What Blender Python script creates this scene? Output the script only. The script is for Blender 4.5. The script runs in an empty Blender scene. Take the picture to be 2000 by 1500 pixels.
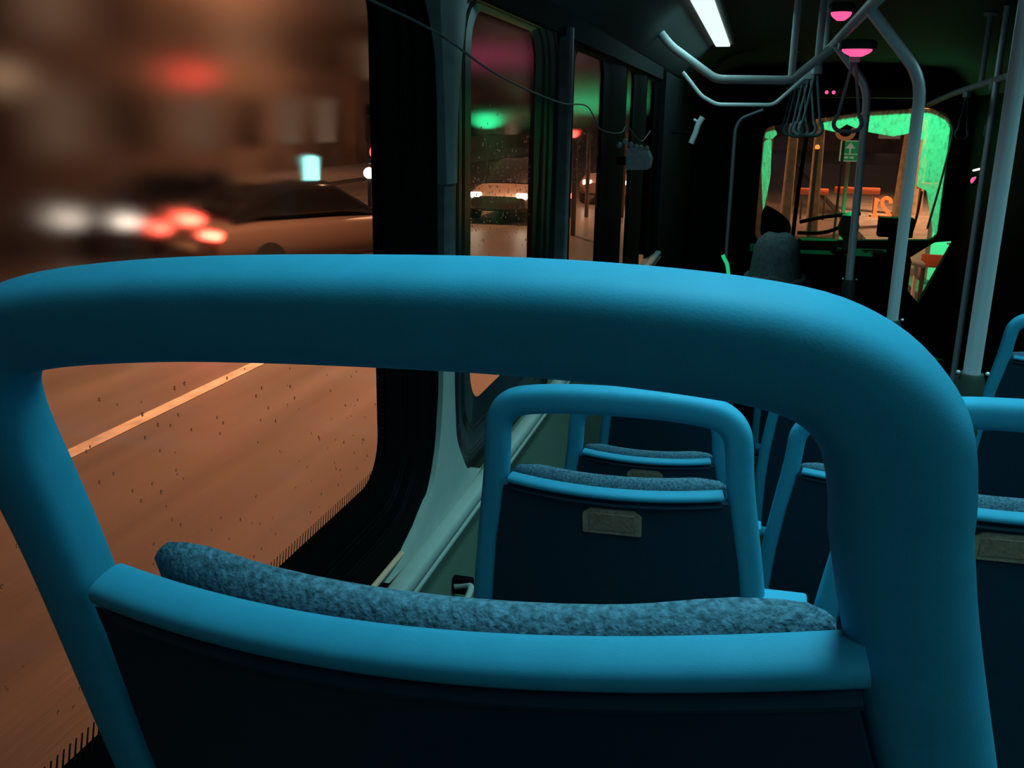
import bpy, bmesh, math, random
from mathutils import Vector, Matrix
random.seed(7)
S = bpy.context.scene
C = S.collection
PI = math.pi

# ------------------------------------------------------------------ camera
# metres; x right, y towards the front of the bus, z up from the road; eye of a passenger in the raised rear
cam_d = bpy.data.cameras.new('camera')
cam = bpy.data.objects.new('camera', cam_d)
C.objects.link(cam)
cam_d.sensor_width = 36.0
cam_d.lens = 33.3                       # 1850 px on a 2000 px frame
cam_d.clip_start = 0.02
cam_d.clip_end = 400
Fv = Vector((480, 510, -1850)).normalized()
Uv = Vector((110, 6607.25, 1850)).normalized()
Rv = Fv.cross(Uv).normalized()
rot = Matrix((Rv, Fv, Uv))              # rows: world x, y, z in camera axes
m4 = rot.to_4x4()
m4.translation = Vector((0, 0, 2.4))
cam.matrix_world = m4
S.camera = cam

# ------------------------------------------------------------------ view, world
S.view_settings.view_transform = 'Standard'
S.view_settings.look = 'None'
S.view_settings.gamma = 1.0
S.view_settings.exposure = 0.0
S.view_settings.use_curve_mapping = False
S.cycles.use_denoising = True
S.cycles.sample_clamp_indirect = 4.0
S.cycles.max_bounces = 12
S.cycles.transparent_max_bounces = 16

W = bpy.data.worlds.new('night_sky')
S.world = W
W.use_nodes = True
bg = W.node_tree.nodes['Background']
bg.inputs['Color'].default_value = (1.0, 0.54, 0.40, 1)
bg.inputs['Strength'].default_value = 0.10

# ------------------------------------------------------------------ lights (large ones)
def light(name, kind, loc, energy, color, size=0.1, size_y=None, target=None, parent=None):
    d = bpy.data.lights.new(name, kind)
    d.energy = energy
    d.color = color
    if kind == 'AREA':
        d.size = size
        if size_y:
            d.shape = 'RECTANGLE'
            d.size_y = size_y
    elif kind in ('POINT', 'SPOT'):
        d.shadow_soft_size = size
    o = bpy.data.objects.new(name, d)
    C.objects.link(o)
    o.location = loc
    if target is not None:
        o.rotation_euler = (Vector(target) - Vector(loc)).to_track_quat('-Z', 'Y').to_euler()
    if parent is not None:
        o.parent = parent
    return o

CYAN = (0.36, 0.92, 1.0)
# unseen saloon strips in the rear ceiling (the front of the bus is unlit)
def strip_light(name, x, y0, y1, e, spread):
    y = (y0 + y1) / 2
    o = light(name, 'AREA', (x, y, 2.845), e, CYAN, 0.12, y1 - y0, target=(x, y + 0.0001, 0))
    o.data.spread = math.radians(spread)     # narrowed spread: the light falls mostly straight down
strip_light('left_strip_light', 0.02, 0.2, 2.9, 6.2, 92)
strip_light('right_highlight_strip', 1.0, -0.4, 3.0, 19.0, 130)  # unseen strip added for highlights on the right sides of the poles
light('rear_fill_light', 'AREA', (0.62, -0.75, 2.85), 3.0, CYAN, 0.16, 1.0, target=(0.62, -0.7501, 0))  # unseen fill added to lift the rear faces of the seats
light('ceiling_tube_light', 'AREA', (-0.235, 4.9, 2.82), 4.0, CYAN, 0.08, 2.2, target=(-0.235, 4.9001, 0))
# sodium street lighting above the road on the left
SOD = (1.0, 0.42, 0.2)
def lantern_light(name, loc, e, tgt, spread):
    o = light(name, 'AREA', loc, e, SOD, 0.8, 0.4, target=tgt)
    o.data.spread = math.radians(spread)
lantern_light('sodium_light_near', (-4.5, 9.6, 8.9), 850, (-4.0, 9.0, 0), 96)
lantern_light('sodium_light_far', (-6.5, 25.0, 8.9), 800, (-6.0, 25.0, 0), 120)
lantern_light('facade_fill_light', (-14.8, 34.0, 8.6), 480, (-19.4, 34.0, 4.5), 160)  # unseen fill added to brighten the facades, no street lamp stands there
lantern_light('sodium_light_kerb', (5.5, 26.0, 8.9), 1100, (3.0, 26.0, 0), 100)

# ------------------------------------------------------------------ materials
def mat(name, col, rough=0.5, metal=0.0, noise=0.0, nscale=40.0, bump=0.0, bscale=200.0, emit=None, es=0.0, spec=0.5, stretch=None):
    m = bpy.data.materials.new(name)
    m.use_nodes = True
    nt = m.node_tree
    b = nt.nodes['Principled BSDF']
    b.inputs['Base Color'].default_value = (*col, 1)
    b.inputs['Roughness'].default_value = rough
    b.inputs['Metallic'].default_value = metal
    b.inputs['Specular IOR Level'].default_value = spec
    if emit:
        b.inputs['Emission Color'].default_value = (*emit, 1)
        b.inputs['Emission Strength'].default_value = es
    if noise or bump:
        tc = nt.nodes.new('ShaderNodeTexCoord')
        mp = nt.nodes.new('ShaderNodeMapping')
        if stretch:
            mp.inputs['Scale'].default_value = stretch
        nt.links.new(tc.outputs['Object'], mp.inputs['Vector'])
    if noise:
        n = nt.nodes.new('ShaderNodeTexNoise')
        n.inputs['Scale'].default_value = nscale
        n.inputs['Detail'].default_value = 4
        nt.links.new(mp.outputs['Vector'], n.inputs['Vector'])
        r = nt.nodes.new('ShaderNodeMapRange')
        r.inputs['From Min'].default_value = 0.3
        r.inputs['From Max'].default_value = 0.7
        r.inputs['To Min'].default_value = 1 - noise
        r.inputs['To Max'].default_value = 1 + noise
        nt.links.new(n.outputs['Fac'], r.inputs['Value'])
        mx = nt.nodes.new('ShaderNodeMix')
        mx.data_type = 'RGBA'
        mx.blend_type = 'MULTIPLY'
        mx.inputs['Factor'].default_value = 1
        mx.inputs['A'].default_value = (*col, 1)
        nt.links.new(r.outputs['Result'], mx.inputs['B'])
        nt.links.new(mx.outputs['Result'], b.inputs['Base Color'])
    if bump:
        n2 = nt.nodes.new('ShaderNodeTexNoise')
        n2.inputs['Scale'].default_value = bscale
        n2.inputs['Detail'].default_value = 3
        nt.links.new(mp.outputs['Vector'], n2.inputs['Vector'])
        bp = nt.nodes.new('ShaderNodeBump')
        bp.inputs['Strength'].default_value = bump
        bp.inputs['Distance'].default_value = 0.002
        nt.links.new(n2.outputs['Fac'], bp.inputs['Height'])
        nt.links.new(bp.outputs['Normal'], b.inputs['Normal'])
    return m

def emis(name, col, s):
    return mat(name, (0.02, 0.02, 0.02), 0.4, emit=col, es=s)

M = {}
M['seat'] = mat('blue_moulded_plastic', (0.045, 0.40, 0.62), 0.6, noise=0.05, nscale=60, bump=0.05, bscale=1200, spec=0.22)
M['shell'] = mat('navy_back_shell', (0.010, 0.042, 0.072), 0.65, noise=0.06, nscale=50, bump=0.05, bscale=1200, spec=0.2)
M['fabric'] = mat('blue_seat_fabric', (0.10, 0.21, 0.285), 0.95, noise=0.5, nscale=330, bump=0.6, bscale=420, spec=0.1)
M['plate'] = mat('beige_label', (0.36, 0.27, 0.2), 0.6, noise=0.25, nscale=150)
M['panel'] = mat('wall_panel_grey_green', (0.12, 0.17, 0.12), 0.6, noise=0.05, nscale=30)
M['pale'] = mat('pale_trim', (0.36, 0.41, 0.37), 0.45, noise=0.05, nscale=40)
M['rubber'] = mat('black_rubber', (0.0022, 0.0024, 0.0024), 0.6, spec=0.04)
M['black'] = mat('dark_unlit_interior', (0.007, 0.009, 0.009), 0.8, noise=0.2, nscale=6, spec=0.1)  # near black: the darkness of the unlit front is put into the colour
M['ceil'] = mat('dark_ceiling', (0.032, 0.05, 0.047), 0.7, noise=0.05, nscale=10)
M['floor'] = mat('dark_floor', (0.02, 0.022, 0.022), 0.7, noise=0.3, nscale=60)
M['steel'] = mat('brushed_steel', (0.82, 0.88, 0.92), 0.36, 0.5)
M['sleeve'] = mat('dark_green_sleeve', (0.03, 0.05, 0.035), 0.5)
M['rail'] = mat('grey_painted_rail', (0.62, 0.68, 0.66), 0.4)
M['strap'] = mat('grey_strap', (0.22, 0.28, 0.28), 0.6)
M['validator'] = mat('pale_box', (0.5, 0.58, 0.58), 0.5, noise=0.15, nscale=60)
M['white'] = mat('white_plastic', (0.8, 0.85, 0.85), 0.4)
M['frit'] = mat('black_frit', (0.008, 0.006, 0.005), 0.7, spec=0.05)
M['cloth'] = mat('dark_jacket', (0.13, 0.165, 0.175), 0.85, noise=0.3, nscale=40, bump=0.5, bscale=120)
M['collar'] = mat('grey_collar', (0.12, 0.13, 0.13), 0.9, noise=0.3, nscale=60, bump=0.6, bscale=150)
M['skin'] = mat('skin', (0.4, 0.24, 0.17), 0.55)
M['tyre'] = mat('tyre_rubber', (0.015, 0.015, 0.015), 0.8)
M['carpaint'] = mat('dark_car_paint', (0.17, 0.12, 0.10), 0.35)
M['carpale'] = mat('cream_car_paint', (0.5, 0.42, 0.33), 0.3)
M['carglass'] = mat('dark_car_glass', (0.01, 0.01, 0.01), 0.08)
M['facade'] = mat('brown_facade', (0.26, 0.18, 0.15), 0.9, noise=0.35, nscale=0.6)
M['facade_grey'] = mat('grey_facade', (0.28, 0.22, 0.19), 0.9, noise=0.35, nscale=0.5)
M['trunk'] = mat('pale_trunk', (0.55, 0.46, 0.34), 0.9, noise=0.3, nscale=6)
M['post'] = mat('street_post_metal', (0.10, 0.095, 0.09), 0.5)
M['paleposts'] = mat('cream_post', (0.55, 0.46, 0.33), 0.5)
M['signgreen'] = mat('sign_green', (0.01, 0.14, 0.035), 0.45, emit=(0.02, 0.35, 0.09), es=0.28)
M['signwhite'] = mat('sign_white', (0.75, 0.78, 0.7), 0.5, emit=(0.7, 0.8, 0.6), es=0.18)
M['lineworn'] = mat('worn_road_paint', (0.36, 0.31, 0.25), 0.6, noise=0.3, nscale=5)
M['pavement'] = mat('pavement_slabs', (0.2, 0.19, 0.18), 0.5, noise=0.3, nscale=3)
M['orange'] = mat('orange_board', (0.75, 0.22, 0.1), 0.5)
M['e_white'] = emis('headlamp_glow', (1.0, 0.83, 0.62), 14.0)
M['e_soft'] = emis('soft_white_glow', (1.0, 0.85, 0.7), 5.0)
M['e_dim'] = emis('dim_warm_glow', (1.0, 0.6, 0.35), 0.8)
M['e_red'] = emis('red_lamp_glow', (1.0, 0.07, 0.05), 5.0)
M['e_tail'] = emis('tail_lamp_glow', (1.0, 0.10, 0.06), 13.0)
M['e_pink'] = emis('pink_lamp_glow', (1.0, 0.10, 0.30), 1.2)
M['e_green'] = emis('green_lamp_glow', (0.04, 1.0, 0.36), 1.1)
M['e_teal'] = emis('teal_panel_glow', (0.35, 1.0, 0.9), 2.0)
M['e_amber'] = emis('amber_glow', (1.0, 0.35, 0.06), 1.2)
M['e_reflection'] = emis('led_reflection_glow', (1.0, 0.15, 0.03), 1.5)
M['e_win'] = emis('lit_window_glow', (1.0, 0.58, 0.36), 0.11)
M['e_tube'] = emis('ceiling_tube_glow', (0.85, 1.0, 0.97), 1.0)
M['e_cyan'] = emis('added_strip_glow', (0.5, 0.95, 1.0), 0.4)
M['darkwin'] = mat('dark_window', (0.02, 0.018, 0.018), 0.15)

def asphalt():
    m = mat('wet_asphalt', (0.105, 0.09, 0.08), 0.35, noise=0.22, nscale=2.2, bump=0.6, bscale=30, stretch=(1, 0.08, 1))
    return m
M['asphalt'] = asphalt()

def glass_mist(name, z0, z1, yref, slope, rmax):
    """Window pane: clear low down, misted by condensation higher up (closed slab)."""
    m = bpy.data.materials.new(name)
    m.use_nodes = True
    nt = m.node_tree
    nt.nodes.clear()
    out = nt.nodes.new('ShaderNodeOutputMaterial')
    rf = nt.nodes.new('ShaderNodeBsdfRefraction')
    rf.inputs['IOR'].default_value = 1.45
    rf.inputs['Color'].default_value = (0.97, 0.97, 0.96, 1)
    gl = nt.nodes.new('ShaderNodeBsdfGlossy')
    gl.inputs['Roughness'].default_value = 0.08
    mix = nt.nodes.new('ShaderNodeMixShader')
    mix.inputs[0].default_value = 0.03
    nt.links.new(rf.outputs[0], mix.inputs[1])
    nt.links.new(gl.outputs[0], mix.inputs[2])
    nt.links.new(mix.outputs[0], out.inputs[0])
    tc = nt.nodes.new('ShaderNodeTexCoord')
    sx = nt.nodes.new('ShaderNodeSeparateXYZ')
    nt.links.new(tc.outputs['Object'], sx.inputs[0])
    a = nt.nodes.new('ShaderNodeMath')
    a.operation = 'MULTIPLY_ADD'          # -slope*(y-yref) + z
    a.inputs[1].default_value = -slope
    nt.links.new(sx.outputs['Y'], a.inputs[0])
    nt.links.new(sx.outputs['Z'], a.inputs[2])
    r = nt.nodes.new('ShaderNodeMapRange')
    r.interpolation_type = 'SMOOTHSTEP'
    r.inputs['From Min'].default_value = z0 - slope * yref
    r.inputs['From Max'].default_value = z1 - slope * yref
    r.inputs['To Max'].default_value = rmax
    nt.links.new(a.outputs[0], r.inputs['Value'])
    r2 = nt.nodes.new('ShaderNodeMapRange')   # no mist low on the pane
    r2.interpolation_type = 'SMOOTHSTEP'
    r2.inputs['From Min'].default_value = 2.1
    r2.inputs['From Max'].default_value = 2.22
    nt.links.new(sx.outputs['Z'], r2.inputs['Value'])
    mu = nt.nodes.new('ShaderNodeMath')
    mu.operation = 'MULTIPLY'
    nt.links.new(r.outputs['Result'], mu.inputs[0])
    nt.links.new(r2.outputs['Result'], mu.inputs[1])
    nt.links.new(mu.outputs[0], rf.inputs['Roughness'])
    return m

def thin_glass(name, fac=0.04, tint=(0.93, 0.95, 0.93)):
    m = bpy.data.materials.new(name)
    m.use_nodes = True
    nt = m.node_tree
    nt.nodes.clear()
    out = nt.nodes.new('ShaderNodeOutputMaterial')
    t = nt.nodes.new('ShaderNodeBsdfTransparent')
    t.inputs[0].default_value = (*tint, 1)
    g = nt.nodes.new('ShaderNodeBsdfGlossy')
    g.inputs['Roughness'].default_value = 0.05
    mix = nt.nodes.new('ShaderNodeMixShader')
    mix.inputs[0].default_value = fac
    nt.links.new(t.outputs[0], mix.inputs[1])
    nt.links.new(g.outputs[0], mix.inputs[2])
    nt.links.new(mix.outputs[0], out.inputs[0])
    return m

def wet_film(name):
    """Rain film on the unwiped windscreen: scatters the green light outside."""
    m = bpy.data.materials.new(name)
    m.use_nodes = True
    nt = m.node_tree
    nt.nodes.clear()
    out = nt.nodes.new('ShaderNodeOutputMaterial')
    tr = nt.nodes.new('ShaderNodeBsdfTranslucent')
    tr.inputs['Color'].default_value = (0.85, 0.9, 0.88, 1)
    tp = nt.nodes.new('ShaderNodeBsdfTransparent')
    mix = nt.nodes.new('ShaderNodeMixShader')
    tc = nt.nodes.new('ShaderNodeTexCoord')
    mp = nt.nodes.new('ShaderNodeMapping')
    mp.inputs['Rotation'].default_value = (0, 0.6, 0)
    mp.inputs['Scale'].default_value = (1.9, 1, 0.6)
    v = nt.nodes.new('ShaderNodeTexNoise')
    v.inputs['Scale'].default_value = 26
    v.inputs['Detail'].default_value = 3
    nt.links.new(tc.outputs['Object'], mp.inputs[0])
    nt.links.new(mp.outputs[0], v.inputs['Vector'])
    r = nt.nodes.new('ShaderNodeMapRange')
    r.inputs['From Min'].default_value = 0.35
    r.inputs['From Max'].default_value = 0.6
    r.inputs['To Min'].default_value = 0.35
    r.inputs['To Max'].default_value = 1.0
    nt.links.new(v.outputs['Fac'], r.inputs['Value'])
    nt.links.new(r.outputs['Result'], mix.inputs[0])
    nt.links.new(tp.outputs[0], mix.inputs[1])
    nt.links.new(tr.outputs[0], mix.inputs[2])
    bp = nt.nodes.new('ShaderNodeBump')
    bp.inputs['Strength'].default_value = 1.0
    bp.inputs['Distance'].default_value = 0.02
    nt.links.new(v.outputs['Fac'], bp.inputs['Height'])
    nt.links.new(bp.outputs[0], tr.inputs['Normal'])
    nt.links.new(mix.outputs[0], out.inputs[0])
    return m

M['glass1'] = glass_mist('misted_window_glass', 2.28, 2.66, 1.2, 0.42, 0.14)
M['glass2'] = glass_mist('misted_window_glass_front', 2.30, 2.52, 0.0, 0.0, 0.11)
M['thin'] = thin_glass('windscreen_glass')
M['film'] = wet_film('rain_film')
m = bpy.data.materials.new('raindrop')
m.use_nodes = True
m.node_tree.nodes.clear()
_o = m.node_tree.nodes.new('ShaderNodeOutputMaterial')
_r = m.node_tree.nodes.new('ShaderNodeBsdfRefraction')
_r.inputs['IOR'].default_value = 1.33
m.node_tree.links.new(_r.outputs[0], _o.inputs[0])
M['drop'] = m

# ------------------------------------------------------------------ helpers
def link(name, bm, m, parent=None, smooth=True, mats=None):
    bmesh.ops.recalc_face_normals(bm, faces=bm.faces[:])
    me = bpy.data.meshes.new(name)
    bm.to_mesh(me)
    bm.free()
    for x in (mats or [m]):
        me.materials.append(x)
    if smooth:
        for p in me.polygons:
            p.use_smooth = True
        try:
            me.set_sharp_from_angle(angle=math.radians(42))
        except Exception:
            pass
    o = bpy.data.objects.new(name, me)
    C.objects.link(o)
    if parent is not None:
        o.parent = parent
    return o

def tag(o, label=None, cat=None, group=None, kind=None):
    if label: o['label'] = label
    if cat: o['category'] = cat
    if group: o['group'] = group
    if kind: o['kind'] = kind
    return o

def thing(name, label, cat, loc=(0, 0, 0), rotz=0, group=None):
    o = bpy.data.objects.new(name, None)
    o.empty_display_size = 0.05
    C.objects.link(o)
    o.location = loc
    o.rotation_euler = (0, 0, rotz)
    return tag(o, label, cat, group)

def box(bm, x0, x1, y0, y1, z0, z1, bev=0.0, mi=0, rot=None, seg=2):
    r = bmesh.ops.create_cube(bm, size=1.0)
    vs = r['verts']
    c = Vector(((x0 + x1) / 2, (y0 + y1) / 2, (z0 + z1) / 2))
    for v in vs:
        v.co = Vector((v.co.x * (x1 - x0), v.co.y * (y1 - y0), v.co.z * (z1 - z0)))
        if rot is not None:
            v.co = rot @ v.co
        v.co += c
    fs = set(f for v in vs for f in v.link_faces)
    for f in fs:
        f.material_index = mi
    if bev > 0:
        es = list(set(e for v in vs for e in v.link_edges))
        bmesh.ops.bevel(bm, geom=es, offset=bev, segments=seg, affect='EDGES', profile=0.5)

def smooth_path(pts, n=6, closed=False):
    """Catmull-Rom through pts (lists of floats of any length)."""
    out = []
    P = [tuple(p) for p in pts]
    k = len(P)
    for i in range(k - 1):
        p0 = P[max(i - 1, 0)]; p1 = P[i]; p2 = P[i + 1]; p3 = P[min(i + 2, k - 1)]
        for j in range(n):
            t = j / n
            out.append(tuple(0.5 * (2 * b + (c - a) * t + (2 * a - 5 * b + 4 * c - d) * t * t + (3 * b - a - 3 * c + d) * t ** 3)
                             for a, b, c, d in zip(p0, p1, p2, p3)))
    out.append(P[-1])
    return out

def sweep(bm, path, sect, ref=None, cap=True, mi=0):
    """sect(i, n) -> list of (a, b); a along the in-plane normal, b along ref."""
    P = [Vector(p) for p in path]
    n = len(P)
    rings = []
    prev = None
    for i in range(n):
        t = (P[min(i + 1, n - 1)] - P[max(i - 1, 0)]).normalized()
        if ref is not None:
            b = Vector(ref)
            b = (b - t * b.dot(t)).normalized()
        else:
            if prev is None:
                h = Vector((0, 0, 1)) if abs(t.z) < 0.9 else Vector((1, 0, 0))
                b = (h - t * h.dot(t)).normalized()
            else:
                b = (prev - t * prev.dot(t)).normalized()
            prev = b
        a = t.cross(b)
        rings.append([bm.verts.new(P[i] + a * x + b * y) for x, y in sect(i, n)])
    for i in range(n - 1):
        r0, r1 = rings[i], rings[i + 1]
        k = len(r0)
        for j in range(k):
            f = bm.faces.new((r0[j], r0[(j + 1) % k], r1[(j + 1) % k], r1[j]))
            f.material_index = mi
    if cap:
        bm.faces.new(rings[0]).material_index = mi
        bm.faces.new(list(reversed(rings[-1]))).material_index = mi

def circ(r, k=12):
    pts = [(r * math.cos(2 * PI * j / k), r * math.sin(2 * PI * j / k)) for j in range(k)]
    return lambda i, n: pts

def super_e(a, b, k=20, e=2.6):
    out = []
    for j in range(k):
        t = 2 * PI * j / k
        c, s = math.cos(t), math.sin(t)
        out.append((a * math.copysign(abs(c) ** (2 / e), c), b * math.copysign(abs(s) ** (2 / e), s)))
    return out

def tube(bm, pts, r, n=6, k=12, smooth=True, mi=0):
    sweep(bm, smooth_path(pts, n) if smooth else pts, circ(r, k), mi=mi)

def bent(pts, rad, n=5):
    """Polyline with rounded corners."""
    P = [Vector(p) for p in pts]
    out = [P[0]]
    for i in range(1, len(P) - 1):
        d0 = (P[i - 1] - P[i]); d1 = (P[i + 1] - P[i])
        q = min(rad, d0.length * 0.45, d1.length * 0.45)
        a = P[i] + d0.normalized() * q
        b = P[i] + d1.normalized() * q
        for j in range(n + 1):
            t = j / n
            out.append(a * (1 - t) ** 2 + P[i] * 2 * t * (1 - t) + b * t * t)
    out.append(P[-1])
    return out

def lathe(bm, prof, k=24, origin=(0, 0, 0), axis='z', mi=0):
    """prof: list of (radius, height)."""
    o = Vector(origin)
    rings = []
    for r, h in prof:
        ring = []
        for j in range(k):
            t = 2 * PI * j / k
            v = Vector((r * math.cos(t), r * math.sin(t), h))
            if axis == 'x': v = Vector((v.z, v.x, v.y))
            if axis == 'y': v = Vector((v.x, v.z, v.y))
            ring.append(bm.verts.new(o + v))
        rings.append(ring)
    for a, b in zip(rings, rings[1:]):
        for j in range(k):
            bm.faces.new((a[j], a[(j + 1) % k], b[(j + 1) % k], b[j])).material_index = mi
    bm.faces.new(rings[0]).material_index = mi
    bm.faces.new(rings[-1]).material_index = mi

def prism(bm, poly, d0, d1, axis='y', mi=0):
    """Extrude a 2-D polygon: axis y -> poly in (x, z); x -> (y, z); z -> (x, y)."""
    def P(p, d):
        if axis == 'y': return (p[0], d, p[1])
        if axis == 'x': return (d, p[0], p[1])
        return (p[0], p[1], d)
    a = [bm.verts.new(P(p, d0)) for p in poly]
    b = [bm.verts.new(P(p, d1)) for p in poly]
    n = len(poly)
    fs = [bm.faces.new(a), bm.faces.new(b)]
    for i in range(n):
        fs.append(bm.faces.new((a[i], a[(i + 1) % n], b[(i + 1) % n], b[i])))
    for f in fs:
        f.material_index = mi

def copy_tree(o, parent=None):
    c = o.copy()
    C.objects.link(c)
    if parent is not None:
        c.parent = parent
    for ch in list(o.children):
        copy_tree(ch, c)
    return c

def rrect(y0, y1, z0, z1, r, k=8):
    """Rounded rectangle loop in (y, z)."""
    pts = []
    for cy, cz, a0 in ((y1 - r, z0 + r, -PI / 2), (y1 - r, z1 - r, 0), (y0 + r, z1 - r, PI / 2), (y0 + r, z0 + r, PI)):
        for j in range(k + 1):
            a = a0 + (PI / 2) * j / k
            pts.append((cy + r * math.cos(a), cz + r * math.sin(a)))
    return pts

# ------------------------------------------------------------------ the bus shell
XG = -0.50      # plane of the left panes
SILL = 1.747
def structure(o):
    o['kind'] = 'structure'
    return o

# tiers of the raised rear, then the low floor
bm = bmesh.new()
for y0, y1, zt in ((-1.4, 0.80, 1.40), (0.80, 1.62, 1.12), (1.62, 2.45, 0.87), (2.45, 4.6, 0.80), (4.6, 9.6, 0.35)):
    box(bm, -0.52, 1.92, y0, y1, 0.25, zt)
structure(link('floor', bm, M['floor'], smooth=False))

# ceiling: an arched shell
bm = bmesh.new()
prof = [(-0.54, 2.62), (-0.47, 2.66), (-0.38, 2.76), (-0.28, 2.85), (-0.18, 2.89), (0.1, 2.91), (0.7, 2.93), (1.3, 2.91), (1.58, 2.89), (1.7, 2.82), (1.8, 2.7), (1.92, 2.62)]
poly = prof + [(1.92, 3.02), (-0.54, 3.02)]
prism(bm, poly, -1.4, 9.6, 'y')
structure(link('ceiling', bm, M['ceil']))

# left wall: pale green-grey panel below the sill, dark above and between the panes
bm = bmesh.new()
box(bm, -0.56, -0.46, -1.4, 5.0, 0.3, SILL - 0.02, mi=0)
box(bm, -0.56, -0.46, 5.0, 9.6, 0.3, 2.64, mi=1)
box(bm, -0.56, -0.475, -1.4, 5.0, 2.60, 2.70, mi=1)
structure(link('wall_left', bm, None, smooth=False, mats=[M['panel'], M['black']]))
# right wall with dark panes, rear and front walls
bm = bmesh.new()
box(bm, 1.86, 1.96, -1.4, 9.6, 0.3, 2.72)
structure(link('wall_right', bm, M['black'], smooth=False))
bm = bmesh.new()
box(bm, -0.56, 1.96, -1.5, -1.4, 0.3, 3.0)
structure(link('wall_back', bm, M['black'], smooth=False))

# front wall: a frame around the windscreen and the low kerb window
def poly_frame(bm, outer, holes, d0, d1):
    # fill in 2-D with triangle_fill, then extrude
    edges = []
    for loop in [outer] + holes:
        vs = [bm.verts.new((p[0], d0, p[1])) for p in loop]
        for i in range(len(vs)):
            edges.append(bm.edges.new((vs[i], vs[(i + 1) % len(vs)])))
    r = bmesh.ops.triangle_fill(bm, use_beauty=True, use_dissolve=False, edges=edges)
    fs = [g for g in r['geom'] if isinstance(g, bmesh.types.BMFace)]
    e = bmesh.ops.extrude_face_region(bm, geom=fs)
    for g in e['geom']:
        if isinstance(g, bmesh.types.BMVert):
            g.co.y += d1 - d0

def rounded(poly, r, n=4):
    P = [Vector((p[0], p[1])) for p in poly]
    out = []
    k = len(P)
    for i in range(k):
        d0 = P[i - 1] - P[i]; d1 = P[(i + 1) % k] - P[i]
        q = min(r, d0.length * 0.45, d1.length * 0.45)
        a = P[i] + d0.normalized() * q; b = P[i] + d1.normalized() * q
        for j in range(n + 1):
            t = j / n
            v = a * (1 - t) ** 2 + P[i] * 2 * t * (1 - t) + b * t * t
            out.append((v.x, v.y))
    return out

ws = rounded([(0.06, 1.30), (1.70, 1.38), (1.69, 2.47), (1.52, 2.56), (0.95, 2.52), (0.62, 2.46), (0.06, 2.36)], 0.09)
kw = rounded([(1.46, 0.94), (1.42, 1.16), (1.68, 1.36), (1.845, 1.38), (1.61, 0.78)], 0.02)
bm = bmesh.new()
poly_frame(bm, [(-0.56, 0.3), (1.96, 0.3), (1.96, 3.0), (-0.56, 3.0)], [ws, kw], 9.5, 9.6)
structure(link('wall_front', bm, M['black'], smooth=False))

win = thing('window_front', None, None, (0.88, 9.55, 1.3))
structure(win)
def at(o, root):
    """Keep world-space geometry while parenting to a root that only has a location / z rotation."""
    o.parent = root
    o.matrix_parent_inverse = root.matrix_basis.inverted() if root.matrix_basis else Matrix.Identity(4)
    return o
bpy.context.view_layer.update()
bm = bmesh.new()
prism(bm, ws, 9.565, 9.571, 'y')
at(link('pane', bm, M['thin'], smooth=False), win)
film = [(1.69, 2.45), (1.52, 2.55), (0.95, 2.51), (0.62, 2.455), (0.56, 2.36), (0.70, 2.33), (0.80, 2.40), (0.92, 2.35), (1.02, 2.33), (1.22, 2.30),
        (1.36, 2.33), (1.42, 2.26), (1.47, 2.28), (1.47, 1.86), (1.56, 1.82), (1.66, 1.46), (1.70, 1.40)]
bm = bmesh.new()
prism(bm, film, 9.558, 9.563, 'y')
at(link('rain_film', bm, M['film'], smooth=False), win)['kind'] = 'stuff'
bm = bmesh.new()
prism(bm, rounded([(0.07, 2.26), (0.08, 2.32), (0.16, 2.35), (0.19, 2.30), (0.14, 2.25)], 0.02), 9.558, 9.563, 'y')
at(link('rain_patch', bm, M['film'], smooth=False), win)
bm = bmesh.new()
prism(bm, rounded([(0.07, 1.95), (0.07, 2.24), (0.14, 2.26), (0.16, 1.9), (0.12, 1.55)], 0.03), 9.558, 9.563, 'y')
at(link('rain_streak', bm, M['film'], smooth=False), win)
bm = bmesh.new()
tube(bm, [(1.47, 9.52, 1.42), (1.50, 9.52, 1.60), (1.515, 9.52, 1.82)], 0.012)
at(link('reveal_strip', bm, M['paleposts']), win)
bm = bmesh.new()
tube(bm, [(1.60, 9.50, 1.48), (1.66, 9.50, 1.9), (1.705, 9.50, 2.32), (1.68, 9.50, 2.42)], 0.01)
at(link('edge_seal', bm, M['rail']), win)
kerb = thing('window_kerb', None, None, (1.6, 9.55, 0.8))
structure(kerb)
bpy.context.view_layer.update()
bm = bmesh.new()
prism(bm, kw, 9.565, 9.571, 'y')
at(link('pane', bm, M['thin'], smooth=False), kerb)

# ---- left windows: black frame with concentric ridges, pane, frit, drops
def ring_frame(bm, inner, outer, rin, rout, prof):
    """prof: list of (t, x) from the pane outwards."""
    loops = []
    for t, x in prof:
        L = [a + (b - a) * t for a, b in zip(inner, outer)]
        r = rin + (rout - rin) * t
        loops.append([bm.verts.new((x, y, z)) for y, z in rrect(*L, r)])
    for a, b in zip(loops, loops[1:]):
        n = len(a)
        for j in range(n):
            bm.faces.new((a[j], a[(j + 1) % n], b[(j + 1) % n], b[j]))

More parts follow.
